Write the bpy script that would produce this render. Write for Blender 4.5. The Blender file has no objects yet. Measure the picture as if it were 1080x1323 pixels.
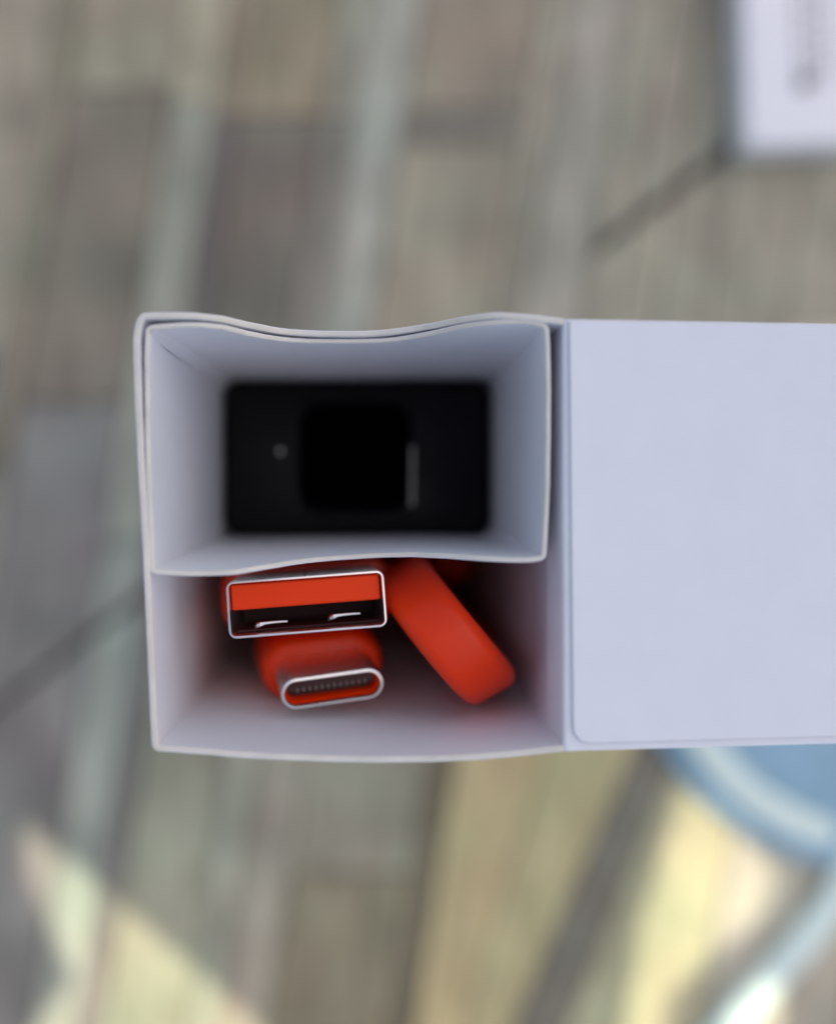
import bpy, bmesh, math, random
from mathutils import Vector, Matrix
random.seed(7)
R = math.radians
MM = 0.001
scene = bpy.context.scene
C = scene.collection

# ------------------------------------------------------------------ camera
CAMZ = 195.0          # mm above the floor
FPX = 65*2500/135.0          # focal length in photograph pixels (photo is 1080 wide)
VX, VY = 478.0, 628.0 # the pixel straight below the camera
RIM = 130.0           # height of the carton rim
cam = bpy.data.cameras.new('camera')
camo = bpy.data.objects.new('camera', cam); C.objects.link(camo)
camo.location = (0, 0, CAMZ*MM); camo.rotation_euler = (0, 0, 0)
cam.sensor_fit = 'HORIZONTAL'; cam.sensor_width = 36.0
cam.lens = 36.0*FPX/1080.0
cam.shift_x = (540-VX)/1080.0
cam.shift_y = -(661.5-VY)/1080.0
cam.clip_start = 0.005; cam.clip_end = 50
cam.dof.use_dof = True
cam.dof.focus_distance = 0.0695
cam.dof.aperture_fstop = cam.lens/4.1
cam.dof.aperture_blades = 0
scene.camera = camo

# ------------------------------------------------------------------ sky, sun, exposure
SUN_EL = R(60); SUN_H = Vector((0.94, 0.34)).normalized()
sun_dir = Vector((SUN_H.x*math.cos(SUN_EL), SUN_H.y*math.cos(SUN_EL), math.sin(SUN_EL)))
w = bpy.data.worlds.new('World'); scene.world = w; w.use_nodes = True
nt = w.node_tree
sky = nt.nodes.new('ShaderNodeTexSky'); sky.sky_type = 'NISHITA'; sky.sun_disc = False
sky.sun_elevation = SUN_EL
sky.sun_rotation = math.atan2(SUN_H.x, SUN_H.y)
sky.dust_density = 3.0; sky.air_density = 1.0; sky.ozone_density = 1.0
nt.links.new(sky.outputs[0], nt.nodes['Background'].inputs[0])
nt.nodes['Background'].inputs[1].default_value = 0.12
sl = bpy.data.lights.new('sun', 'SUN'); sl.energy = 2.7; sl.angle = R(0.5); sl.color = (0.97, 0.96, 0.82)
so = bpy.data.objects.new('sun', sl); C.objects.link(so)
so.rotation_euler = sun_dir.to_track_quat('Z', 'Y').to_euler()
so.location = (1, 0.4, 1)
vs = scene.view_settings
vs.view_transform = 'Standard'; vs.look = 'None'; vs.gamma = 1.0; vs.use_curve_mapping = False
vs.exposure = 0.70
vs.use_white_balance = True
vs.white_balance_temperature = 7300
vs.white_balance_tint = 12

# ------------------------------------------------------------------ helpers
def P(px, py, z):
    """photograph pixel -> point (mm) at height z"""
    k = (CAMZ-z)/FPX
    return Vector(((px-VX)*k, -(py-VY)*k, z))

def lin(c):
    c = c/255.0
    return c/12.92 if c <= 0.04045 else ((c+0.055)/1.055)**2.4

def principled(name, col, rough=0.5, metal=0.0, spec=0.5, **kw):
    m = bpy.data.materials.new(name); m.use_nodes = True
    b = m.node_tree.nodes['Principled BSDF']
    b.inputs['Base Color'].default_value = (*col, 1)
    b.inputs['Roughness'].default_value = rough
    b.inputs['Metallic'].default_value = metal
    b.inputs['Specular IOR Level'].default_value = spec
    for k, v in kw.items(): b.inputs[k].default_value = v
    return m

def fine(m, scale, strength, dist, colvar=0.0, detail=4, rough_var=0.0):
    """fine noise: bump, a little colour and roughness variation"""
    t = m.node_tree; b = t.nodes['Principled BSDF']
    tc = t.nodes.new('ShaderNodeTexCoord')
    n = t.nodes.new('ShaderNodeTexNoise'); n.inputs['Scale'].default_value = scale; n.inputs['Detail'].default_value = detail
    t.links.new(tc.outputs['Object'], n.inputs['Vector'])
    bp = t.nodes.new('ShaderNodeBump'); bp.inputs['Strength'].default_value = strength; bp.inputs['Distance'].default_value = dist
    t.links.new(n.outputs['Fac'], bp.inputs['Height']); t.links.new(bp.outputs[0], b.inputs['Normal'])
    if colvar:
        n2 = t.nodes.new('ShaderNodeTexNoise'); n2.inputs['Scale'].default_value = scale*0.12; n2.inputs['Detail'].default_value = 3
        t.links.new(tc.outputs['Object'], n2.inputs['Vector'])
        hv = t.nodes.new('ShaderNodeHueSaturation')
        hv.inputs['Color'].default_value = b.inputs['Base Color'].default_value
        mr = t.nodes.new('ShaderNodeMapRange')
        mr.inputs['From Min'].default_value = 0.3; mr.inputs['From Max'].default_value = 0.7
        mr.inputs['To Min'].default_value = 1-colvar; mr.inputs['To Max'].default_value = 1+colvar
        t.links.new(n2.outputs['Fac'], mr.inputs['Value']); t.links.new(mr.outputs[0], hv.inputs['Value'])
        t.links.new(hv.outputs[0], b.inputs['Base Color'])
    if rough_var:
        r0 = b.inputs['Roughness'].default_value
        mr2 = t.nodes.new('ShaderNodeMapRange')
        mr2.inputs['To Min'].default_value = r0-rough_var; mr2.inputs['To Max'].default_value = r0+rough_var
        t.links.new(n.outputs['Fac'], mr2.inputs['Value']); t.links.new(mr2.outputs[0], b.inputs['Roughness'])
    return m

CARD = fine(principled('white_card', (0.885, 0.875, 0.89), 0.5, spec=0.4), 2500, 0.16, 0.00003, 0.012)
EDGE = fine(principled('card_cut_edge', (0.82, 0.76, 0.66), 0.85, spec=0.2), 3500, 0.4, 0.00008, 0.06)
RED = fine(principled('red_rubber', (0.99, 0.045, 0.003), 0.34, spec=0.32), 1800, 0.1, 0.00003, 0.04, rough_var=0.06)
REDTONGUE = fine(principled('red_tongue_plastic', (1.0, 0.060, 0.012), 0.5, spec=0.12), 2000, 0.05, 0.00002)
METAL = fine(principled('nickel_steel', (0.84, 0.83, 0.81), 0.30, 1.0), 2600, 0.06, 0.00002, 0.04, rough_var=0.08)
GOLD = principled('contact_pin', (0.22, 0.19, 0.16), 0.5, 1.0)
CAVITY = principled('dark_cavity_plastic', (0.045, 0.008, 0.007), 0.6)
BLACK = fine(principled('satin_black_plastic', (0.007, 0.007, 0.008), 0.3, spec=0.13), 1500, 0.08, 0.00004)
GLASS = principled('black_glass', (0.001, 0.001, 0.002), 0.4, spec=0.0)
EDGEGLINT = principled('grey_glint', (0.34, 0.33, 0.29), 0.4)
DOT = principled('pale_glint', (0.9, 0.86, 0.76), 0.4)
INK = fine(principled('grey_print', (0.30, 0.30, 0.31), 0.6), 900, 0.05, 0.00002)
INKD = principled('dark_print', (0.10, 0.10, 0.11), 0.6)
BLUE = fine(principled('blue_plastic', (0.28, 0.48, 0.60), 0.3), 600, 0.06, 0.00005, 0.12)
MINT = fine(principled('pale_mint_plastic', (0.72, 0.87, 0.80), 0.25), 600, 0.05, 0.00005, 0.05)
GROUT = fine(principled('dark_joint', (0.17, 0.162, 0.145), 0.9), 400, 0.3, 0.0003, 0.15)
SHADE = fine(principled('blocker_pole', (0.35, 0.33, 0.30), 0.9), 300, 0.2, 0.0003, 0.1)
CLOTH = bpy.data.materials.new('blocker_cloth'); CLOTH.use_nodes = True  # cloth of the added sun blocker, translucent to send soft light from the right
_t = CLOTH.node_tree; _t.nodes.clear()
_o = _t.nodes.new('ShaderNodeOutputMaterial'); _m = _t.nodes.new('ShaderNodeMixShader'); _m.inputs[0].default_value = 0.7
_d = _t.nodes.new('ShaderNodeBsdfDiffuse'); _d.inputs[0].default_value = (.62, .68, .80, 1)
_tr = _t.nodes.new('ShaderNodeBsdfTranslucent'); _tr.inputs[0].default_value = (.60, .66, .84, 1)
_n = _t.nodes.new('ShaderNodeTexNoise'); _n.inputs['Scale'].default_value = 900
_b = _t.nodes.new('ShaderNodeBump'); _b.inputs['Strength'].default_value = .2; _b.inputs['Distance'].default_value = .0002
_t.links.new(_n.outputs['Fac'], _b.inputs['Height']); _t.links.new(_b.outputs[0], _d.inputs['Normal'])
_t.links.new(_d.outputs[0], _m.inputs[1]); _t.links.new(_tr.outputs[0], _m.inputs[2]); _t.links.new(_m.outputs[0], _o.inputs[0])

def wood_mat():
    m = bpy.data.materials.new('weathered_wood_print'); m.use_nodes = True
    t = m.node_tree; b = t.nodes['Principled BSDF']
    b.inputs['Roughness'].default_value = 0.55
    b.inputs['Specular IOR Level'].default_value = 0.25
    oi = t.nodes.new('ShaderNodeObjectInfo')
    tc = t.nodes.new('ShaderNodeTexCoord')
    ad = t.nodes.new('ShaderNodeVectorMath'); ad.operation = 'ADD'
    cmb = t.nodes.new('ShaderNodeCombineXYZ')
    mu = t.nodes.new('ShaderNodeMath'); mu.operation = 'MULTIPLY'; mu.inputs[1].default_value = 3.0
    t.links.new(oi.outputs['Random'], mu.inputs[0]); t.links.new(mu.outputs[0], cmb.inputs['Z'])
    t.links.new(tc.outputs['Object'], ad.inputs[0]); t.links.new(cmb.outputs[0], ad.inputs[1])
    rot = t.nodes.new('ShaderNodeMapping'); rot.inputs['Rotation'].default_value = (0, 0, R(8.5))
    rot.inputs['Scale'].default_value = (1, 0.13, 1)
    t.links.new(ad.outputs[0], rot.inputs['Vector'])
    n1 = t.nodes.new('ShaderNodeTexNoise'); n1.inputs['Scale'].default_value = 260; n1.inputs['Detail'].default_value = 5; n1.inputs['Distortion'].default_value = 0.6
    n2 = t.nodes.new('ShaderNodeTexNoise'); n2.inputs['Scale'].default_value = 48; n2.inputs['Detail'].default_value = 3
    n3 = t.nodes.new('ShaderNodeTexNoise'); n3.inputs['Scale'].default_value = 60; n3.inputs['Detail'].default_value = 2
    t.links.new(rot.outputs[0], n1.inputs['Vector']); t.links.new(ad.outputs[0], n2.inputs['Vector']); t.links.new(ad.outputs[0], n3.inputs['Vector'])
    v1 = t.nodes.new('ShaderNodeMapRange'); v1.inputs['From Min'].default_value = .3; v1.inputs['From Max'].default_value = .7; v1.inputs['To Min'].default_value = .80; v1.inputs['To Max'].default_value = 1.18
    v2 = t.nodes.new('ShaderNodeMapRange'); v2.inputs['From Min'].default_value = .3; v2.inputs['From Max'].default_value = .7; v2.inputs['To Min'].default_value = .80; v2.inputs['To Max'].default_value = 1.2
    t.links.new(n1.outputs['Fac'], v1.inputs['Value']); t.links.new(n2.outputs['Fac'], v2.inputs['Value'])
    mm = t.nodes.new('ShaderNodeMath'); mm.operation = 'MULTIPLY'
    t.links.new(v1.outputs[0], mm.inputs[0]); t.links.new(v2.outputs[0], mm.inputs[1])
    # patches of greenish / rosy stain in the print
    st = t.nodes.new('ShaderNodeMix'); st.data_type = 'RGBA'; st.blend_type = 'MULTIPLY'
    cr = t.nodes.new('ShaderNodeValToRGB')
    cr.color_ramp.elements[0].position = .35; cr.color_ramp.elements[0].color = (.94, 1.0, .95, 1)
    cr.color_ramp.elements[1].position = .65; cr.color_ramp.elements[1].color = (1.0, .95, .93, 1)
    t.links.new(n3.outputs['Fac'], cr.inputs[0])
    st.inputs[0].default_value = 1.0
    t.links.new(oi.outputs['Color'], st.inputs[6]); t.links.new(cr.outputs[0], st.inputs[7])
    hv = t.nodes.new('ShaderNodeHueSaturation')
    t.links.new(st.outputs[2], hv.inputs['Color']); t.links.new(mm.outputs[0], hv.inputs['Value'])
    t.links.new(hv.outputs[0], b.inputs['Base Color'])
    bp = t.nodes.new('ShaderNodeBump'); bp.inputs['Strength'].default_value = .3; bp.inputs['Distance'].default_value = .0003
    t.links.new(n1.outputs['Fac'], bp.inputs['Height']); t.links.new(bp.outputs[0], b.inputs['Normal'])
    return m
WOOD = wood_mat()

def thing(name, label, cat, loc=(0, 0, 0), group=None):
    o = bpy.data.objects.new(name, None); C.objects.link(o)
    o.empty_display_size = 0.01
    o.location = Vector(loc)*MM
    o['label'] = label; o['category'] = cat
    if group: o['group'] = group
    return o

def origin_of(p):
    v = Vector((0, 0, 0))
    while p is not None:
        v += Vector(p.location); p = p.parent
    return v/MM

def mk(name, verts, faces, mats, parent=None, midx=None, smooth=True, loc=None):
    """verts in world mm; part coordinates become relative to its parent"""
    base = origin_of(parent) if parent is not None else Vector(loc or (0, 0, 0))
    me = bpy.data.meshes.new(name)
    me.from_pydata([tuple((Vector(v)-base)*MM) for v in verts], [], faces)
    if not isinstance(mats, (list, tuple)): mats = [mats]
    for m in mats: me.materials.append(m)
    if midx: me.polygons.foreach_set('material_index', midx)
    bm = bmesh.new(); bm.from_mesh(me)
    bmesh.ops.recalc_face_normals(bm, faces=bm.faces)
    bm.to_mesh(me); bm.free()
    if smooth:
        me.polygons.foreach_set('use_smooth', [True]*len(me.polygons))
        me.set_sharp_from_angle(angle=R(40))
    me.update()
    o = bpy.data.objects.new(name, me); C.objects.link(o)
    if parent is not None: o.parent = parent
    else: o.location = base*MM
    return o

def bevel(o, width, seg=2):
    b = o.modifiers.new('bevel', 'BEVEL'); b.width = width*MM; b.segments = seg; b.limit_method = 'ANGLE'; b.angle_limit = R(35)
    b.harden_normals = False
    return o

def prism(name, poly, z0, z1, mat, parent=None, loc=None, smooth=False, zf=None):
    """poly: list of (x,y) mm ; zf(x,y) optional height offset"""
    n = len(poly); zf = zf or (lambda x, y: 0.0)
    v = [(x, y, z0+zf(x, y)) for x, y in poly]+[(x, y, z1+zf(x, y)) for x, y in poly]
    f = [tuple(range(n-1, -1, -1)), tuple(range(n, 2*n))]
    f += [(i, (i+1) % n, n+(i+1) % n, n+i) for i in range(n)]
    return mk(name, v, f, mat, parent, smooth=smooth, loc=loc)

def rounded_rect(wd, ht, r, seg=6):
    pts = []
    for cx, cy, a0 in ((wd/2-r, ht/2-r, 0), (-wd/2+r, ht/2-r, 90), (-wd/2+r, -ht/2+r, 180), (wd/2-r, -ht/2+r, 270)):
        for k in range(seg+1):
            a = R(a0+90*k/seg); pts.append((cx+r*math.cos(a), cy+r*math.sin(a)))
    return pts

def loft(name, sections, M, mat, parent, cap0=True, cap1=True, close=False):
    """sections: list of (points2d, z) with equal point counts, M a 4x4 (mm)"""
    n = len(sections[0][0]); v = []; f = []
    for pts, z in sections: v += [M @ Vector((x, y, z)) for x, y in pts]
    m = len(sections)
    for j in range(m-1+(1 if close else 0)):
        a, b = j*n, ((j+1) % m)*n
        for i in range(n): f.append((a+i, a+(i+1) % n, b+(i+1) % n, b+i))
    if cap0 and not close: f.append(tuple(range(n-1, -1, -1)))
    if cap1 and not close: f.append(tuple((m-1)*n+i for i in range(n)))
    return mk(name, v, f, mat, parent)

def smooth_interp(pts, x):
    """piecewise cubic (Catmull-Rom, non uniform by x) of (x,y) pairs"""
    if x <= pts[0][0]: return pts[0][1]
    if x >= pts[-1][0]: return pts[-1][1]
    for i in range(len(pts)-1):
        x0, y0 = pts[i]; x1, y1 = pts[i+1]
        if x0 <= x <= x1:
            def slope(k):
                if k == 0: return (pts[1][1]-pts[0][1])/(pts[1][0]-pts[0][0])
                if k == len(pts)-1: return (pts[-1][1]-pts[-2][1])/(pts[-1][0]-pts[-2][0])
                return (pts[k+1][1]-pts[k-1][1])/(pts[k+1][0]-pts[k-1][0])
            h = x1-x0; t = (x-x0)/h
            return ((2*t**3-3*t**2+1)*y0+(t**3-2*t**2+t)*h*slope(i)+(-2*t**3+3*t**2)*y1+(t**3-t**2)*h*slope(i+1))

# ------------------------------------------------------------------ floor of wood-print strips
SLANT = 0.15
floor = mk('floor', [(-700, -700, -9), (700, -700, -9), (700, 700, -9), (-700, 700, -9), (-700, -700, -4), (700, -700, -4), (700, 700, -4), (-700, 700, -4)],
           [(3, 2, 1, 0), (4, 5, 6, 7), (0, 1, 5, 4), (1, 2, 6, 5), (2, 3, 7, 6), (3, 0, 4, 7)], GROUT, smooth=False)
floor['kind'] = 'structure'
KTONE = 0.62
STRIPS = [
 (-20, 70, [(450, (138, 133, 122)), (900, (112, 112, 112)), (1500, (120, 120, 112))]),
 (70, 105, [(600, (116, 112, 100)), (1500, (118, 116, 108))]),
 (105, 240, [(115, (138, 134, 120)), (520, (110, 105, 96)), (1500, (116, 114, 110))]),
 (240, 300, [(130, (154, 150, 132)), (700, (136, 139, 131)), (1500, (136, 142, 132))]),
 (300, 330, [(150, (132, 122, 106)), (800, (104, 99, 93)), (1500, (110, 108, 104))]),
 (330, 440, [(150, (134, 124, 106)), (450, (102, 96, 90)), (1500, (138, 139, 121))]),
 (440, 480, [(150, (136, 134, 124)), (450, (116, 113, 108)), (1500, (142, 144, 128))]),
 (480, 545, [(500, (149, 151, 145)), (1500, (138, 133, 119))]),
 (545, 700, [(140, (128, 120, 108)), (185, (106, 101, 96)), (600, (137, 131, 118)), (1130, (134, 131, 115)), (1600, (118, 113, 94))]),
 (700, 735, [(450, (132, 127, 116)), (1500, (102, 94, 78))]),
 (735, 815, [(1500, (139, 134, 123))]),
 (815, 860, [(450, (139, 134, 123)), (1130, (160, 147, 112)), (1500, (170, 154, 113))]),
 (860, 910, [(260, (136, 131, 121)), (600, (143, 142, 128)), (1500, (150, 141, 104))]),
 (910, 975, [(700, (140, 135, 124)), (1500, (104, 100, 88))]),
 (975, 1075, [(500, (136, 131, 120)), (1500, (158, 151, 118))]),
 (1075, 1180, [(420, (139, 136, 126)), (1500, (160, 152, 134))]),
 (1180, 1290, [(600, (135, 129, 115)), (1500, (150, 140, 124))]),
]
TONES = [(138, 133, 122), (112, 107, 98), (146, 144, 132), (128, 120, 108), (150, 148, 136), (120, 117, 110)]
def auto_strip(u0, u1):
    y = -1600+random.random()*500; out = []
    while y < 2800:
        y += random.uniform(500, 1100); out.append((y, random.choice(TONES)))
    return (u0, u1, out)
strips = []
u = -20
while u > -1900:
    wd = random.choice((60, 95, 130)); strips.append(auto_strip(u-wd, u)); u -= wd
for a, b, l in STRIPS:
    l = list(l); y = l[-1][0]
    while y < 2700: y += random.uniform(500, 900); l.append((y, random.choice(TONES)))
    strips.append((a, b, l))
u = 1290
while u < 3300:
    wd = random.choice((60, 95, 130)); strips.append(auto_strip(u, u+wd)); u += wd

def clip(poly, nx, ny, d):
    """keep nx*x+ny*y >= d"""
    out = []
    for i in range(len(poly)):
        a, b = poly[i], poly[(i+1) % len(poly)]
        da, db = nx*a[0]+ny*a[1]-d, nx*b[0]+ny*b[1]-d
        if da >= 0: out.append(a)
        if da*db < 0:
            t = da/(da-db); out.append((a[0]+t*(b[0]-a[0]), a[1]+t*(b[1]-a[1])))
    return out
# the diagonal joint runs through pixels (0,910) and (930,200) on the floor
jd = Vector((930, -710)).normalized(); jn = Vector((-jd.y, jd.x))   # points down-right in pixels
jc = jn.x*0+jn.y*910
nplank = 0
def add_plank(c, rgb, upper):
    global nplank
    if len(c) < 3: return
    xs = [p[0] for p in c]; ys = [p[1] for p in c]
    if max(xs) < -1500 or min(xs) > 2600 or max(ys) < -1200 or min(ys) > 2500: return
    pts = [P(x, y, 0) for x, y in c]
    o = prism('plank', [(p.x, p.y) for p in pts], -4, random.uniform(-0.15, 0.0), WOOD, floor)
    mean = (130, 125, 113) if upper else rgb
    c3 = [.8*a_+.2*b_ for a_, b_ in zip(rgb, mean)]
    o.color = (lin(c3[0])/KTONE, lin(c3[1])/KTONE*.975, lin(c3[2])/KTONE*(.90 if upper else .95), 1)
    nplank += 1
YA, YB = 720, 1500     # here the boards right of the carton are laid at their own angles
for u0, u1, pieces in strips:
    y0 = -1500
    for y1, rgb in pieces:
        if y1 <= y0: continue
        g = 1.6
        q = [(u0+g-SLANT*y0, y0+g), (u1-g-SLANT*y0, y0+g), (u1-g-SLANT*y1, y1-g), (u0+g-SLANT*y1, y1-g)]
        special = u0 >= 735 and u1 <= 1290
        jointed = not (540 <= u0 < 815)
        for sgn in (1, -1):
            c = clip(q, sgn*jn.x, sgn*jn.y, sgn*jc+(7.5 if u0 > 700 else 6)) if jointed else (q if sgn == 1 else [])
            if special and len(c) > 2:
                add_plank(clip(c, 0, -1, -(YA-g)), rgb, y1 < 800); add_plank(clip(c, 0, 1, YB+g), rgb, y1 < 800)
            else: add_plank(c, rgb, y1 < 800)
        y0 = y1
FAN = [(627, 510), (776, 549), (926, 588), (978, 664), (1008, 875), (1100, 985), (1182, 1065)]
FTONE = [(164, 152, 116), (155, 147, 113), (104, 101, 91), (150, 148, 122), (158, 155, 142), (146, 140, 128)]  # warm bounced light put into the tan tones; dark entry forms the slanted streak
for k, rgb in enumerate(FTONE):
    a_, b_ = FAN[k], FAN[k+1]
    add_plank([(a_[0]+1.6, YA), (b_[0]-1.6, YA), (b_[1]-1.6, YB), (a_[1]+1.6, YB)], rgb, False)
print('planks', nplank)

# ------------------------------------------------------------------ folded card walls
def side(rim, nseg, horizontal):
    """rim: [(px,py,drop)] control pixels along the side of the OUTER rim edge; returns samples (x,y,z,) in mm"""
    key = 0 if horizontal else 1
    ks = [(p[key], p) for p in rim]
    rev = ks[0][0] > ks[-1][0]
    if rev: ks = ks[::-1]
    A = [(k, p[1-key]) for k, p in ks]; D = [(k, p[2]) for k, p in ks]
    out = []
    for i in range(nseg+1):
        k = ks[0][0]+(ks[-1][0]-ks[0][0])*i/nseg
        o_ = smooth_interp(A, k); d = smooth_interp(D, k)
        z = RIM-d
        px, py = (k, o_) if horizontal else (o_, k)
        out.append(P(px, py, z))
    return out[::-1] if rev else out

def chamfer_corner(a, b, r, n=6):
    """join the end of side a to the start of side b by a rounded corner: trims both by r"""
    pa, pb = a[-1], b[0]
    corner = (pa+pb)/2
    a2 = [p for p in a if (p-corner).length > r]; b2 = [p for p in b if (p-corner).length > r]
    p0, p2 = a2[-1], b2[0]
    arc = []
    for k in range(1, n):
        t = k/n
        arc.append(p0*(1-t)**2+corner*2*t*(1-t)+p2*t*t)
    return a2, arc, b2

def box_walls(sides, radius, thick, zbot, straight, parent, names, decay=28.0, skiprim=()):
    """sides in order, each list of Vector (closed loop, clockwise seen from above => inside on the right).
    straight(x,y,side)-> deep position (x,y). Each side becomes one panel."""
    n = len(sides); S = [list(s) for s in sides]; arcs = []
    for i in range(n):
        a, arc, b = chamfer_corner(S[i], S[(i+1) % n], radius)
        S[i] = a; S[(i+1) % n] = b; arcs.append(arc)
    loops = []; tags = []
    for i in range(n):
        loops += S[i]; tags += [i]*len(S[i])
        h = len(arcs[i])//2
        loops += arcs[i]; tags += [i]*h+[(i+1) % n]*(len(arcs[i])-h)
    N = len(loops)
    rng = random.Random(N); w1 = 0.0; w2 = 0.0
    for k in range(N):      # the cut rim is never quite straight
        w1 = w1*.9+rng.uniform(-.013, .013); w2 = w2*.88+rng.uniform(-.008, .008)
        loops[k] = loops[k]+Vector((w2, w2, w1-.03))
    deep = [Vector((*straight(p.x, p.y, tags[k]), 0)) for k, p in enumerate(loops)]
    # inward normals
    cen = sum((Vector((p.x, p.y)) for p in loops), Vector((0, 0)))/N
    def normals(L):
        out = []
        for k in range(N):
            a, b = L[k-1], L[(k+1) % N]
            t = Vector((b.x-a.x, b.y-a.y)).normalized(); nn = Vector((-t.y, t.x))
            if nn.dot(cen-Vector((L[k].x, L[k].y))) < 0: nn = -nn
            out.append(nn)
        return out
    nr, nd = normals(loops), normals(deep)
    depths = [0, .09, .3, 1.2, 3, 6, 10, 16, 24, 36, 55, 80]
    rows = len(depths)+1
    def col(k):
        p = loops[k]; q = deep[k]; zr = p.z
        out = []
        lv = [zr-d for d in depths]+[zbot]
        for z in lv:
            f = math.exp(-max(0.0, RIM-z)/decay) if z > zbot else 0
            f0 = math.exp(-(RIM-zr)/decay)
            f = f/f0
            x = q.x+(p.x-q.x)*f; y = q.y+(p.y-q.y)*f
            nn = (nr[k]*f+nd[k]*(1-f)).normalized()
            out.append((x, y, z, nn))
        outer = [Vector((x, y, z)) for x, y, z, nn in out]
        inner = [Vector((x+nn.x*thick, y+nn.y*thick, z)) for x, y, z, nn in out]
        # rounded rim
        n0 = out[0][3]
        o0 = Vector((out[0][0]+n0.x*thick*.2, out[0][1]+n0.y*thick*.2, out[0][2]))
        i0 = Vector((out[0][0]+n0.x*thick*.8, out[0][1]+n0.y*thick*.8, out[0][2]))
        return outer[:0:-1]+[o0, i0]+inner[1:]
    res = []
    H = 2*(rows-1)+2
    for i in range(n):
        idx = [k for k in range(N) if tags[k] == i]
        # order cyclically, start after the gap
        if 0 in idx and N-1 in idx:
            st = max(k for k in range(N) if tags[k] != i)+1
            idx = [k for k in idx if k >= st]+[k for k in idx if k < st]
        idx = idx+[(idx[-1]+1) % N]
        v = []; f = []; mi = []
        for k in idx: v += col(k)
        for c in range(len(idx)-1):
            for r in range(H-1):
                f.append((c*H+r, c*H+r+1, (c+1)*H+r+1, (c+1)*H+r))
                mi.append(1 if r in (rows-1, rows) else 0)
        o = mk(names[i], v, f, [CARD, EDGE], parent, mi)
        res.append(o)
    return res

# ---- carton (outer box)
carton = thing('open_carton', 'tall white cardboard carton standing open, thumb notch in one wall, lid swung out', 'carton', (0, 0, 0))
NOTCH = 6.0
back = [(176, 410, 0), (185, 404, 0), (240, 403, 0.0), (285, 407, 0.9), (325, 416, 3.2), (370, 424, 5.4), (440, 427, NOTCH), (500, 425, NOTCH), (555, 417, 4.6), (600, 408, 1.8), (640, 403, 0.3), (690, 406, 0), (738, 412, 0)]
right = [(738, 412, 0.05), (738, 430, 0.7), (738, 460, 1.1), (738, 700, 1.1), (735, 930, 1.1), (734, 955, 0.7), (733, 972, 0.05)]
front = [(733, 971.5, 0), (650, 980, 0), (570, 985, 0), (450, 986, 0), (330, 981, 0), (250, 975, 0), (196, 971, 0)]
left = [(196, 971, 0), (188, 800, 0), (178, 600, 0), (172, 440, 0), (176, 410, 0)]
CX0, CX1, CY0, CY1 = -16.1, 14.0, -19.2, 11.9
def carton_deep(x, y, t):
    sx = CX0 if t == 3 else CX1 if t == 1 else x
    sy = CY1 if t == 0 else CY0 if t == 2 else y
    return (min(max(sx, CX0), CX1), min(max(sy, CY0), CY1))
sides = [side(back, 150, True), side(right, 90, False), side(front, 110, True), side(left, 110, False)]
box_walls(sides, 0.45, 0.44, 0.6, carton_deep, carton, ['back_wall', 'side_wall', 'front_wall', 'side_wall'])
prism('base_panel', [(CX0, CY0), (CX1, CY0), (CX1, CY1), (CX0, CY1)], 0.05, 0.6, CARD, carton)

# lid: folds over the right wall and drops away to the right
dropang = math.atan2(1.85, 19.0)
x_w = P(738, 700, RIM).x-0.56      # just inside the inner face of the hinge wall
prof = [(x_w, RIM-6.0), (x_w, RIM-3.0), (x_w, RIM-1.2)]
rr = 0.3
for k in range(9):
    a = R(180)-(R(90)-dropang*0+dropang)*k/8
    prof.append((x_w+rr+rr*math.cos(a), RIM-0.3+rr*math.sin(a)))
LID_L = 29.4
sx, sz = prof[-1]
for k in range(1, 13):
    d = LID_L*k/12
    prof.append((sx+d*math.cos(dropang), sz-d*math.sin(dropang)-0.0))
def ribbon(name, prof, y0f, y1f, thick, mats, parent, rows=14):
    n = len(prof); nor = []
    for k in range(n):
        a = prof[max(0, k-1)]; b = prof[min(n-1, k+1)]
        t = Vector((b[0]-a[0], b[1]-a[1])).normalized(); nor.append(Vector((-t.y, t.x)))
    v = []; f = []; mi = []
    for side_ in (0, 1):
        for k in range(n):
            x, z = prof[k]; x -= nor[k].x*thick*side_; z -= nor[k].y*thick*side_
            ya, yb = y0f(prof[k][0]), y1f(prof[k][0])
            for j in range(rows+1): v.append((x, ya+(yb-ya)*j/rows, z))
    m = rows+1; off = n*m
    for k in range(n-1):
        for j in range(rows):
            a = k*m+j
            f.append((a, a+1, a+m+1, a+m)); mi.append(0)
            f.append((off+a, off+a+m, off+a+m+1, off+a+1)); mi.append(0)
        for j in (0, rows):
            a = k*m+j; f.append((a, a+m, off+a+m, off+a)); mi.append(1)
    for k in (0, n-1):
        for j in range(rows):
            a = k*m+j; f.append((a, a+1, off+a+1, off+a)); mi.append(1)
    return mk(name, v, f, mats, parent, mi)
ytop = P(727, 411, RIM).y-.05; ybot = P(727, 971, RIM).y+.02
lid = ribbon('lid', prof, lambda x: ybot, lambda x: ytop, 0.5, [CARD, EDGE], carton)
# tuck flap at the far end of the lid, folded down
ex, ez = prof[-1]
tp = [(ex, ez)]
for k in range(1, 6):
    a = R(90)*k/5
    tp.append((ex+0.6*math.sin(a), ez-0.6*(1-math.cos(a))-0.1*k))
tp += [(tp[-1][0]-0.1*k, tp[-1][1]-3.0*k) for k in range(1, 5)]
ribbon('tuck_flap', tp, lambda x: ybot+1, lambda x: ytop-1, 0.5, [CARD, EDGE], lid)
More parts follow.
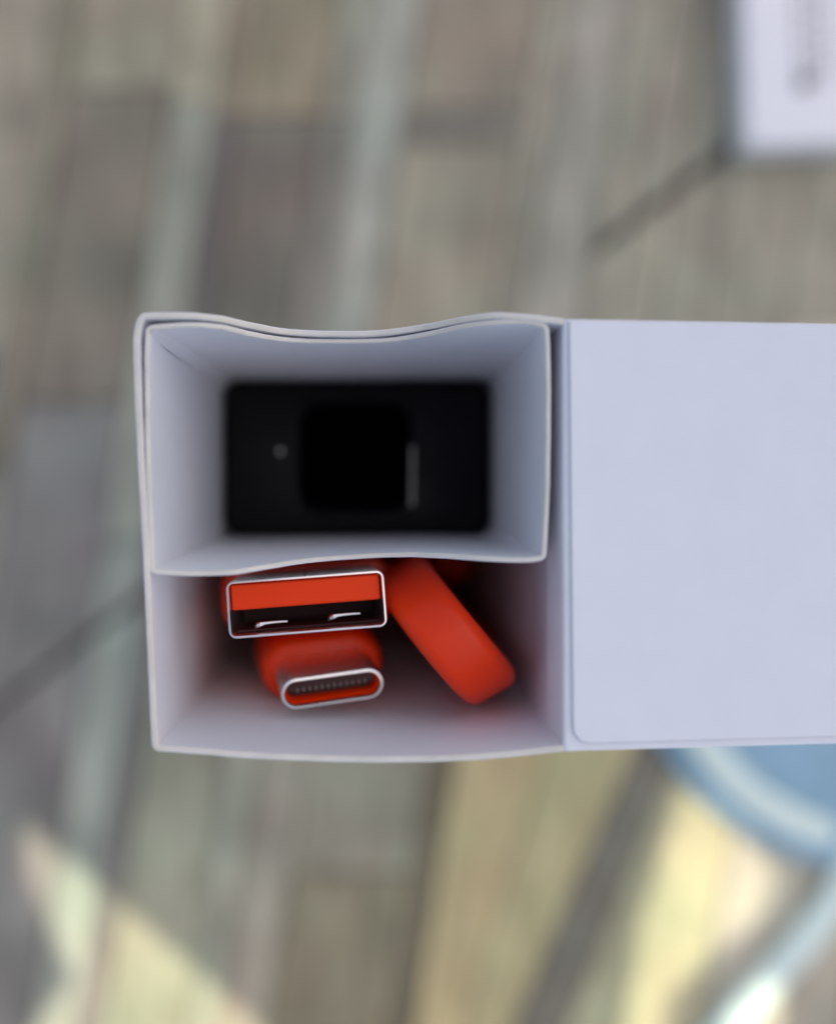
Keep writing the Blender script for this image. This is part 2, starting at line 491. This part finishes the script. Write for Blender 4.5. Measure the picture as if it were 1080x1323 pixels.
# smooth liner ply glued on the lid, rounded at its lower hinge corner
def lid_z(x): return sz-(x-sx)*math.tan(dropang)
lp = []
xa_t = P(732, 415, RIM).x; xa_b = P(739, 940, RIM).x
yb = P(740, 960.5, RIM).y; yt = ytop-0.12
lp.append((max(xa_t, sx+0.02), yt))
lp.append((sx+LID_L*math.cos(dropang)-0.3, yt)); lp.append((sx+LID_L*math.cos(dropang)-0.3, yb))
rc = 1.25
for k in range(8):
    a = R(270-90*k/7); lp.append((xa_b+rc+rc*math.cos(a), yb+rc+rc*math.sin(a)))
for k in range(1, 8):
    t = k/8.; lp.append((xa_b+(max(xa_t, sx+0.02)-xa_b)*t, yb+rc+(yt-yb-rc)*t))
ln = prism('liner_ply', lp, 0.02, 0.34, CARD, lid, smooth=True, zf=lambda x, y: lid_z(x))
bevel(ln, 0.12, 2)

# ---- inner sleeve
sleeve = thing('inner_sleeve', 'narrow white card sleeve with thumb notches slotted inside the open carton', 'box sleeve', (-1.5, 3, 0.65))
sb = [(187, 420, 0.2), (240, 415.5, 0.2), (285, 418.5, 1.0), (325, 427.5, 3.2), (370, 435, 5.6), (440, 437.5, 6.4), (505, 435.5, 6.2), (555, 427.5, 4.6), (600, 417.5, 1.8), (640, 412.5, 0.4), (690, 412.5, 0.2), (710, 419, 0.2)]
sr = [(710, 419, 0.2), (712, 520, 0.2), (710, 640, 0.2), (706, 724, 0.2)]
sf = [(706, 724, 0.2), (680, 727, 0.2), (630, 726, 0.8), (575, 722, 2.6), (520, 720, 4.6), (450, 723, 5.2), (390, 729, 4.0), (340, 737, 1.8), (300, 743, 0.5), (250, 745, 0.2), (193, 742, 0.2)]
slf = [(193, 742, 0.2), (188, 600, 0.2), (186, 480, 0.2), (187, 420, 0.2)]
SX0, SX1, SY0, SY1 = -15.55, 13.0, -5.6, 11.36
def sleeve_deep(x, y, t):
    sx_ = SX0 if t == 3 else SX1 if t == 1 else x
    sy_ = SY1 if t == 0 else SY0 if t == 2 else y
    return (min(max(sx_, SX0), SX1), min(max(sy_, SY0), SY1))
ssides = [side(sb, 130, True), side(sr, 70, False), side(sf, 130, True), side(slf, 70, False)]
box_walls(ssides, 0.45, 0.36, 1.1, sleeve_deep, sleeve, ['back_wall', 'side_wall', 'front_wall', 'side_wall'], decay=16)
prism('base_panel', [(SX0+.05, SY0+.05), (SX1-.05, SY0+.05), (SX1-.05, SY1-.05), (SX0+.05, SY1-.05)], 0.66, 1.1, CARD, sleeve)
# glue seams: slim raised creases running down two inside corners
def crease(x, y, ang, wd, z0, z1, hh=.05):
    d = Vector((math.cos(R(ang)), math.sin(R(ang)), 0)); nn = Vector((-d.y, d.x, 0))
    c = Vector((x, y, 0)); v = []; f = []
    prof_ = [d*(-wd/2), d*(-wd*.3)+nn*hh, d*(wd*.3)+nn*hh, d*(wd/2)]
    for z, hgt in ((z0, 1), (z1-6, 1), (z1, .05)):
        for p in prof_: v.append(c+Vector((p.dot(d)*d.x, p.dot(d)*d.y, 0))+nn*(p.dot(nn)*hgt-(.45 if hgt < .5 else 0))+Vector((0, 0, z)))
    for j in range(2):
        for i in range(4): f.append((j*4+i, j*4+(i+1) % 4, (j+1)*4+(i+1) % 4, (j+1)*4+i))
    f += [(3, 2, 1, 0), (8, 9, 10, 11)]
    return mk('glue_seam', v, f, CARD, sleeve)
crease(SX0+.72, SY1-.72, 225, 1.1, 60, RIM-.25)
crease(SX1-.72, SY0+.72, 45, 0.9, 60, RIM-9, .28)

# ---- black gadget at the bottom of the sleeve
DZ = CAMZ-94.8
gad = thing('black_gadget', 'glossy black gadget with squarish dark screen, sunk deep in the white sleeve', 'gadget', ((SX0+SX1)/2, (SY0+SY1)/2, 1.1))
gw, gh = SX1-SX0-0.86, SY1-SY0-0.86
T = Matrix.Translation(((SX0+SX1)/2, (SY0+SY1)/2, 0))
secs = [(rounded_rect(gw-1.0, gh-1.0, 1.2), 1.15), (rounded_rect(gw, gh, 1.6), 2.2), (rounded_rect(gw, gh, 1.6), DZ-1.6),
        (rounded_rect(gw-.2, gh-.2, 2.0), DZ-.9), (rounded_rect(gw-.7, gh-.7, 2.4), DZ-.35), (rounded_rect(gw-2.0, gh-2.0, 2.6), DZ)]
loft('body', secs, T, BLACK, gad)
a = P(388, 522, DZ); b = P(530, 660, DZ)
T2 = Matrix.Translation(((a.x+b.x)/2, (a.y+b.y)/2, DZ))
sw, sh = b.x-a.x, a.y-b.y
fr = loft('screen_frame', [(rounded_rect(sw+.9, sh+.9, 2.6), -.1), (rounded_rect(sw+.8, sh+.8, 2.5), .35), (rounded_rect(sw+.2, sh+.2, 2.2), .45), (rounded_rect(sw, sh, 2.2), .1)], T2, BLACK, gad, cap1=False)
loft('screen', [(rounded_rect(sw, sh, 2.2), -.05), (rounded_rect(sw-.05, sh-.05, 2.2), .12), (rounded_rect(sw-1, sh-1, 2.0), .16)], T2, GLASS, gad)
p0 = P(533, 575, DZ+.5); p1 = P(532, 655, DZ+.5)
prism('edge_glint', [(p0.x-.12, p0.y), (p0.x+.12, p0.y-.3), (p1.x+.16, p1.y+.2), (p1.x-.16, p1.y)], DZ+.3, DZ+.52, EDGEGLINT, gad)  # pale strip painted in as the glint along the screen edge
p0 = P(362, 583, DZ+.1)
loft('glint_dot', [([(p0.x+.20*math.cos(R(30*k)), p0.y+.30*math.sin(R(30*k))) for k in range(12)], DZ-.02), ([(p0.x+.14*math.cos(R(30*k)), p0.y+.24*math.sin(R(30*k))) for k in range(12)], DZ+.15)], Matrix.Identity(4), DOT, gad)  # pale dot painted in as a glint, not a lamp

# ------------------------------------------------------------------ red charging cable
cable = thing('charging_cable', 'red charging cable with two metal plugs, bundled in the carton beside the sleeve', 'cable', (-1, -12, 0.65))
def frame(tip, axis, roll):
    z = Vector(axis).normalized(); x = Vector((math.cos(R(roll)), math.sin(R(roll)), 0)); x = (x-z*x.dot(z)).normalized(); y = z.cross(x)
    M = Matrix((x, y, z)).transposed().to_4x4(); M.translation = tip
    return M
# --- large flat plug
ZA = CAMZ-70.4
tipA = P(396.5, 781, ZA)
MA = frame(tipA, (0.06, 0.05, 1), 4.2)
plugA = loft('large_plug', [(rounded_rect(6, 3.4, 1.6), -34), (rounded_rect(7, 3.8, 1.8), -30), (rounded_rect(13, 5.0, 2.0), -26), (rounded_rect(15.4, 5.7, 2.0), -20),
      (rounded_rect(15.4, 5.7, 2.0), -13), (rounded_rect(15.1, 5.6, 2.0), -12.4), (rounded_rect(14.4, 5.2, 1.8), -12.05)], MA, RED, cable)
W, Hh, th = 12.0, 4.35, 0.25
loft('metal_shell', [(rounded_rect(W, Hh, .62), -12.1), (rounded_rect(W, Hh, .62), -.12), (rounded_rect(W-.12, Hh-.12, .58), -.02), (rounded_rect(W-2*th+.12, Hh-2*th+.12, .40), 0),
     (rounded_rect(W-2*th, Hh-2*th, .34), -.12), (rounded_rect(W-2*th, Hh-2*th, .34), -11.9)], MA, METAL, plugA, cap0=False, cap1=False)
def blockM(name, x0, x1, y0, y1, z0, z1, M, mat, parent, bv=.1):
    v = [M @ Vector(p) for p in ((x0, y0, z0), (x1, y0, z0), (x1, y1, z0), (x0, y1, z0), (x0, y0, z1), (x1, y0, z1), (x1, y1, z1), (x0, y1, z1))]
    o = mk(name, v, [(3, 2, 1, 0), (4, 5, 6, 7), (0, 1, 5, 4), (1, 2, 6, 5), (2, 3, 7, 6), (3, 0, 4, 7)], mat, parent)
    return bevel(o, bv)
blockM('tongue', -5.66, 5.62, -.08, 1.84, -11.5, -.45, MA, REDTONGUE, plugA, .16)
blockM('cavity_floor', -5.6, 5.6, -1.8, -.1, -11.7, -9.0, MA, CAVITY, plugA, .05)
def spring(cx, cy):
    """bent spring contact: a strip rising from the shell floor with a rounded nose at its left end"""
    path = [(-1.35, -.28, -.9, .13), (-1.2, -.1, -.55, .2), (-.95, -.02, -.42, .2), (-.6, .04, -.5, .12), (0, .06, -.6, .09), (.7, .06, -.65, .08), (1.15, .04, -.7, .07)]
    v = []; f = []; n = 8
    for x, y, z, r in path:
        for k in range(n):
            a = 2*math.pi*k/n; v.append(MA @ Vector((cx+x+r*.25*math.cos(a), cy+y+r*math.sin(a), z-.3+r*math.cos(a))))
    for j in range(len(path)-1):
        for k in range(n): f.append((j*n+k, j*n+(k+1) % n, (j+1)*n+(k+1) % n, (j+1)*n+k))
    f.append(tuple(range(n))); f.append(tuple((len(path)-1)*n+k for k in range(n)))
    return mk('spring_contact', v, f, METAL, plugA)
blockM('seam', -.05, .05, Hh/2-.2, Hh/2+.006, -8, -.03, MA, CAVITY, plugA, .01)
spring(-2.75, -1.28); spring(2.85, -1.12)
blockM('contact_plate', -5.5, 5.5, -1.84, -1.74, -10, -1.6, MA, CAVITY, plugA, .02)

# --- small oval plug
ZC = CAMZ-74.3
tipC = P(430, 890.5, ZC)
baseC = P(414, 860, ZC-7.6); baseC.x += .15
MC = frame(tipC, tipC-baseC, 5.5)
def stadium(wd, ht): return rounded_rect(wd, ht, ht/2-.001, 8)
plugC = loft('small_plug', [(stadium(6.0, 4.0), -32), (stadium(7.0, 4.4), -29), (stadium(9.4, 5.0), -26), (stadium(10.9, 5.5), -18), (stadium(10.9, 5.5), -9), (stadium(10.6, 5.3), -7.6),
      (stadium(9.9, 4.9), -7.0), (stadium(9.4, 4.4), -6.85)], MC, RED, cable)
loft('metal_shell', [(stadium(8.34, 2.56), -7.2), (stadium(8.34, 2.56), -.22), (stadium(8.22, 2.44), -.05), (stadium(8.04, 2.26), 0), (stadium(7.80, 2.02), -.01), (stadium(7.70, 1.92), -.12), (stadium(7.70, 1.92), -6.5)], MC, METAL, plugC, cap0=False, cap1=False)
loft('lining', [(stadium(7.66, 1.88), -6.2), (stadium(7.66, 1.88), -.5), (stadium(7.3, 1.5), -.9), (stadium(7.25, 1.45), -6.0)], MC, RED, plugC, cap0=False, cap1=False)
loft('cavity_floor', [(stadium(7.4, 1.6), -6.3), (stadium(7.4, 1.6), -2.2)], MC, CAVITY, plugC)
blockM('pin_carrier', -3.5, 3.5, .0, .70, -5.5, -.9, MC, CAVITY, plugC, .03)
for k in range(12):
    x = -2.75+.5*k
    blockM('contact_pin', x-.08, x+.08, -.12, .22, -3.0, -.82, MC, GOLD, plugC, .03)

# --- cord : one flat strap from plug to plug with a hairpin arch standing up beside the plugs
def cord(ctrl, name, wd=4.8, tk=2.7, per=14):
    pts = [Vector(c[:3]) for c in ctrl]; ang = [c[3] for c in ctrl]
    P_ = []; A_ = []
    n = len(pts)
    for i in range(n-1):
        p0, p1, p2, p3 = pts[max(0, i-1)], pts[i], pts[i+1], pts[min(n-1, i+2)]
        for k in range(per):
            t = k/per
            P_.append(0.5*((2*p1)+(p2-p0)*t+(2*p0-5*p1+4*p2-p3)*t*t+(3*p1-p0-3*p2+p3)*t**3)); A_.append(ang[i]+(ang[i+1]-ang[i])*t)
    P_.append(pts[-1]); A_.append(ang[-1])
    sec = rounded_rect(wd, tk, 1.15, 6)
    v = []; f = []; m = len(sec)
    for i, p in enumerate(P_):
        t = (P_[min(i+1, len(P_)-1)]-P_[max(i-1, 0)]).normalized()
        wv = Vector((math.cos(R(A_[i])), math.sin(R(A_[i])), 0)); wv = (wv-t*wv.dot(t)).normalized(); nv = t.cross(wv)
        for x, y in sec: v.append(p+wv*x+nv*y)
    for j in range(len(P_)-1):
        for i in range(m): f.append((j*m+i, j*m+(i+1) % m, (j+1)*m+(i+1) % m, (j+1)*m+i))
    f.append(tuple(range(m))); f.append(tuple((len(P_)-1)*m+i for i in range(m)))
    return mk(name, v, f, RED, cable)
ZT = CAMZ-71.0      # crown of the arch
e1 = P(527, 757, ZT-4); e2 = P(633, 884, ZT-6)
along = Vector((e2.x-e1.x, e2.y-e1.y)); L = along.length; along.normalize()
wang = math.degrees(math.atan2(along.x, -along.y))   # width direction is along turned by +90
m_ = (Vector((e1.x, e1.y))+Vector((e2.x, e2.y)))/2
def ar(t, z): q = m_+along*t*L; return (q.x, q.y, z, wang-9)
bA = MA @ Vector((0, 0, -33)); bC = MC @ Vector((0, 0, -31))
ctrl = [(bA.x, bA.y, bA.z, 4), (bA.x, bA.y, bA.z-12, 20), (bA.x+.5, bA.y+.4, 30, 60), (-9, -11.5, 12, 80), (-12.2, -11.0, 20, 20), (-12.4, -8.6, 45, 2), (-12.4, -8.3, 68, 0), (-12.4, -8.9, 77, 0), (-12.4, -11, 81, 0), (-12.4, -14, 80.5, 0), (-12.4, -16.2, 76, 0), (-12.4, -16.8, 66, 0), (-12, -16.4, 30, 0),
        (-9, -14.5, 7, 40), (-2, -14, 5, 90), (6, -15.5, 7, 75),
        (9.4, -15.3, 20, 55), ar(.50, 50), ar(.50, 90), ar(.505, ZT-13), ar(.49, ZT-8.0), ar(.44, ZT-5.2), ar(.33, ZT-2.9), ar(.16, ZT-1.5), ar(-.08, ZT-1.2), ar(-.29, ZT-2.3), ar(-.42, ZT-4.8), ar(-.48, ZT-8.5), ar(-.49, ZT-14),
        ar(-.49, 80), ar(-.49, 50), (4.5, -8.4, 30, 60), (6.5, -7.6, 17, 70), (9.4, -7.5, 24, 20), (10.2, -7.4, 50, 0), (10.2, -7.4, 70, 0), (10.2, -8.0, 78, 0), (10.2, -9.3, 81, 0), (10.2, -10.6, 78, 0), (10.2, -11.3, 70, 0), (10.2, -11.2, 40, 0), (8, -11, 20, 40),
        (3, -11.5, 14, 90), (-.8, -13.2, 14, 110), (bC.x-.6, bC.y-.3, 24, 100), (bC.x, bC.y, 45, 50), (bC.x, bC.y, bC.z-10, 8), (bC.x, bC.y, bC.z, 5)]
cord(ctrl, 'cord')

# ------------------------------------------------------------------ second box on the floor
B2H = 8.6
q0 = P(967, 186, B2H)
box2 = thing('flat_box', 'slim closed white box with grey printed lines lying on the floor', 'box', (q0.x+35, q0.y+70, 0))
ang = R(1.5)
def b2(x, y):
    return (q0.x+x*math.cos(ang)-y*math.sin(ang), q0.y+x*math.sin(ang)+y*math.cos(ang))
o = prism('shell', [b2(0, 0), b2(68, 0), b2(68, 140), b2(0, 140)], 0.0, B2H-.8, CARD, box2, smooth=True); bevel(o, .7, 3)
o = prism('lid', [b2(-.35, -.35), b2(68.35, -.35), b2(68.35, 140.35), b2(-.35, 140.35)], B2H-6, B2H, CARD, box2, smooth=True); bevel(o, .7, 3)
def textcol(xpx, y0, y1, wd, mat):
    """a column of small illegible print running up the box"""
    v = []; f = []; y = y0
    kk = (CAMZ-B2H)/FPX
    while y < y1:
        l = random.uniform(.9, 3.2)
        x = (xpx-967)*kk
        a = len(v)
        for dx, dy in ((-wd/2, 0), (wd/2, 0), (wd/2, l), (-wd/2, l)): v.append((*b2(x+dx, y+dy), B2H+.006))
        f.append((a, a+1, a+2, a+3)); y += l+random.uniform(.5, .9)
    return mk('printed_lines', v, f, mat, box2, smooth=False)
textcol(1036, 13, 60, 1.3, INK); textcol(1052, 13, 75, 1.1, INK); textcol(1067, 12, 75, 1.4, INK)
v = []; kk = (CAMZ-B2H)/FPX
for k in range(10):
    a_ = R(36*k); v.append((*b2((1042-967)*kk+1.9*math.cos(a_)+.5*math.sin(a_), (186-108)*kk+1.7*math.sin(a_)), B2H+.008))
mk('printed_mark', v, [tuple(range(10))], INKD, box2, smooth=False)

# ------------------------------------------------------------------ blue lid and pale strip on the floor
bc = P(1122, 814, 0)
FS = 1.37
bl = thing('blue_lid', 'round blue plastic lid with a pale mint band, on the floor under the carton lid', 'lid', (bc.x, bc.y, 0))
def revolve(name, prof_, cx, cy, mat, parent, n=64, a0=0, a1=360):
    v = []; f = []; full = abs(a1-a0) >= 360; cnt = n if full else n+1; m = len(prof_)
    for i in range(cnt):
        a_ = R(a0+(a1-a0)*i/n)
        for r, z in prof_: v.append((cx+r*math.cos(a_), cy+r*math.sin(a_), z))
    for i in range(n):
        for j in range(m-1):
            f.append((i*m+j, ((i+1) % cnt)*m+j, ((i+1) % cnt)*m+j+1, i*m+j+1))
    return mk(name, v, f, mat, parent)
revolve('disc', [(0.01, 0.05), (35.0*FS, .05), (36.2*FS, .5), (36.4*FS, 1.2), (36.0*FS, 1.9), (35*FS, 2.2), (20, 2.2), (0.01, 2.2)], bc.x, bc.y, BLUE, bl)
# raised pale band, an arc with rounded ends
v = []; f = []; sec = rounded_rect(6.6, 2.4, 1.15, 4); m = len(sec); NB = 40
for i in range(NB+1):
    t = i/NB; a_ = R(170+(259-170)*t)
    s = min(1.0, math.sqrt(max(0.02, 1-(abs(t-.5)*2)**14)))
    for x, z in sec: v.append((bc.x+(31.0*FS+x*s)*math.cos(a_), bc.y+(31.0*FS+x*s)*math.sin(a_), 3.6+z*s))
for i in range(NB):
    for k in range(m): f.append((i*m+k, i*m+(k+1) % m, (i+1)*m+(k+1) % m, (i+1)*m+k))
f.append(tuple(range(m))); f.append(tuple(NB*m+k for k in range(m)))
mk('pale_band', v, f, MINT, bl)
# pale strip in the sun
cp = [(860, 1440), (905, 1375), (950, 1318), (1000, 1262), (1045, 1212), (1082, 1160), (1110, 1100), (1130, 1060)]
pts = [P(x, y, 2.0) for x, y in cp]; cc = []
for i in range(len(pts)-1):
    p0, p1, p2, p3 = pts[max(0, i-1)], pts[i], pts[i+1], pts[min(len(pts)-1, i+2)]
    for k in range(6):
        t = k/6; cc.append(0.5*((2*p1)+(p2-p0)*t+(2*p0-5*p1+4*p2-p3)*t*t+(3*p1-p0-3*p2+p3)*t**3))
cc.append(pts[-1])
sec = rounded_rect(6.8, 2.6, 1.2, 5); m = len(sec); v = []; f = []
for i, p in enumerate(cc):
    t = (cc[min(i+1, len(cc)-1)]-cc[max(0, i-1)]).normalized(); nn = Vector((-t.y, t.x, 0))
    for x, z in sec: v.append(p+nn*x+Vector((0, 0, z-.65)))
for i in range(len(cc)-1):
    for k in range(m): f.append((i*m+k, i*m+(k+1) % m, (i+1)*m+(k+1) % m, (i+1)*m+k))
f.append(tuple(range(m))); f.append(tuple((len(cc)-1)*m+k for k in range(m)))
st = mk('pale_strip', v, f, MINT, None, loc=(pts[3].x, pts[3].y, 0))
st['label'] = 'glossy pale mint plastic strip lying curved on the floor in the sun'; st['category'] = 'strip'

# ------------------------------------------------------------------ added sun blocker, outside the view: outline cut to leave the sun patches
SZ = 350.0
shade_px = [(-320, -200), (1300, -200), (1300, 1430), (995, 1430), (1012, 1290), (975, 1258), (925, 1310), (915, 1430), (850, 1430), (862, 1290), (915, 1238), (985, 1182), (1003, 1130), (930, 1050), (885, 1018), (830, 1200), (808, 1323), (800, 1430),
            (410, 1430), (330, 1323), (130, 1147), (30, 1062), (38, 1135), (84, 1235), (98, 1262), (45, 1330), (20, 1430), (-320, 1430)]
off = SUN_H*(SZ/math.tan(SUN_EL))
poly = []
for x, y in shade_px:
    p = P(x, y, 0); poly.append((p.x+off.x, p.y+off.y))
sc = (sum(p[0] for p in poly)/len(poly), sum(p[1] for p in poly)/len(poly))
shade = thing('added_sun_blocker', 'added unseen pale blue cloth on grey poles, cut to shape the sun patches', 'added sun blocker', (sc[0], sc[1], 0))
mk('cloth', [(x, y, SZ) for x, y in poly], [tuple(range(len(poly)))], CLOTH, shade, smooth=False)
xs = [p[0] for p in poly]; ys = [p[1] for p in poly]
for x, y in ((max(xs)-6, max(ys)-6), (max(xs)-6, min(ys)+20), (min(xs)+60, max(ys)-6)):
    loft('pole', [(rounded_rect(8, 8, 3.9, 4), -.2), (rounded_rect(8, 8, 3.9, 4), SZ-1)], Matrix.Translation((x, y, 0)), SHADE, shade)
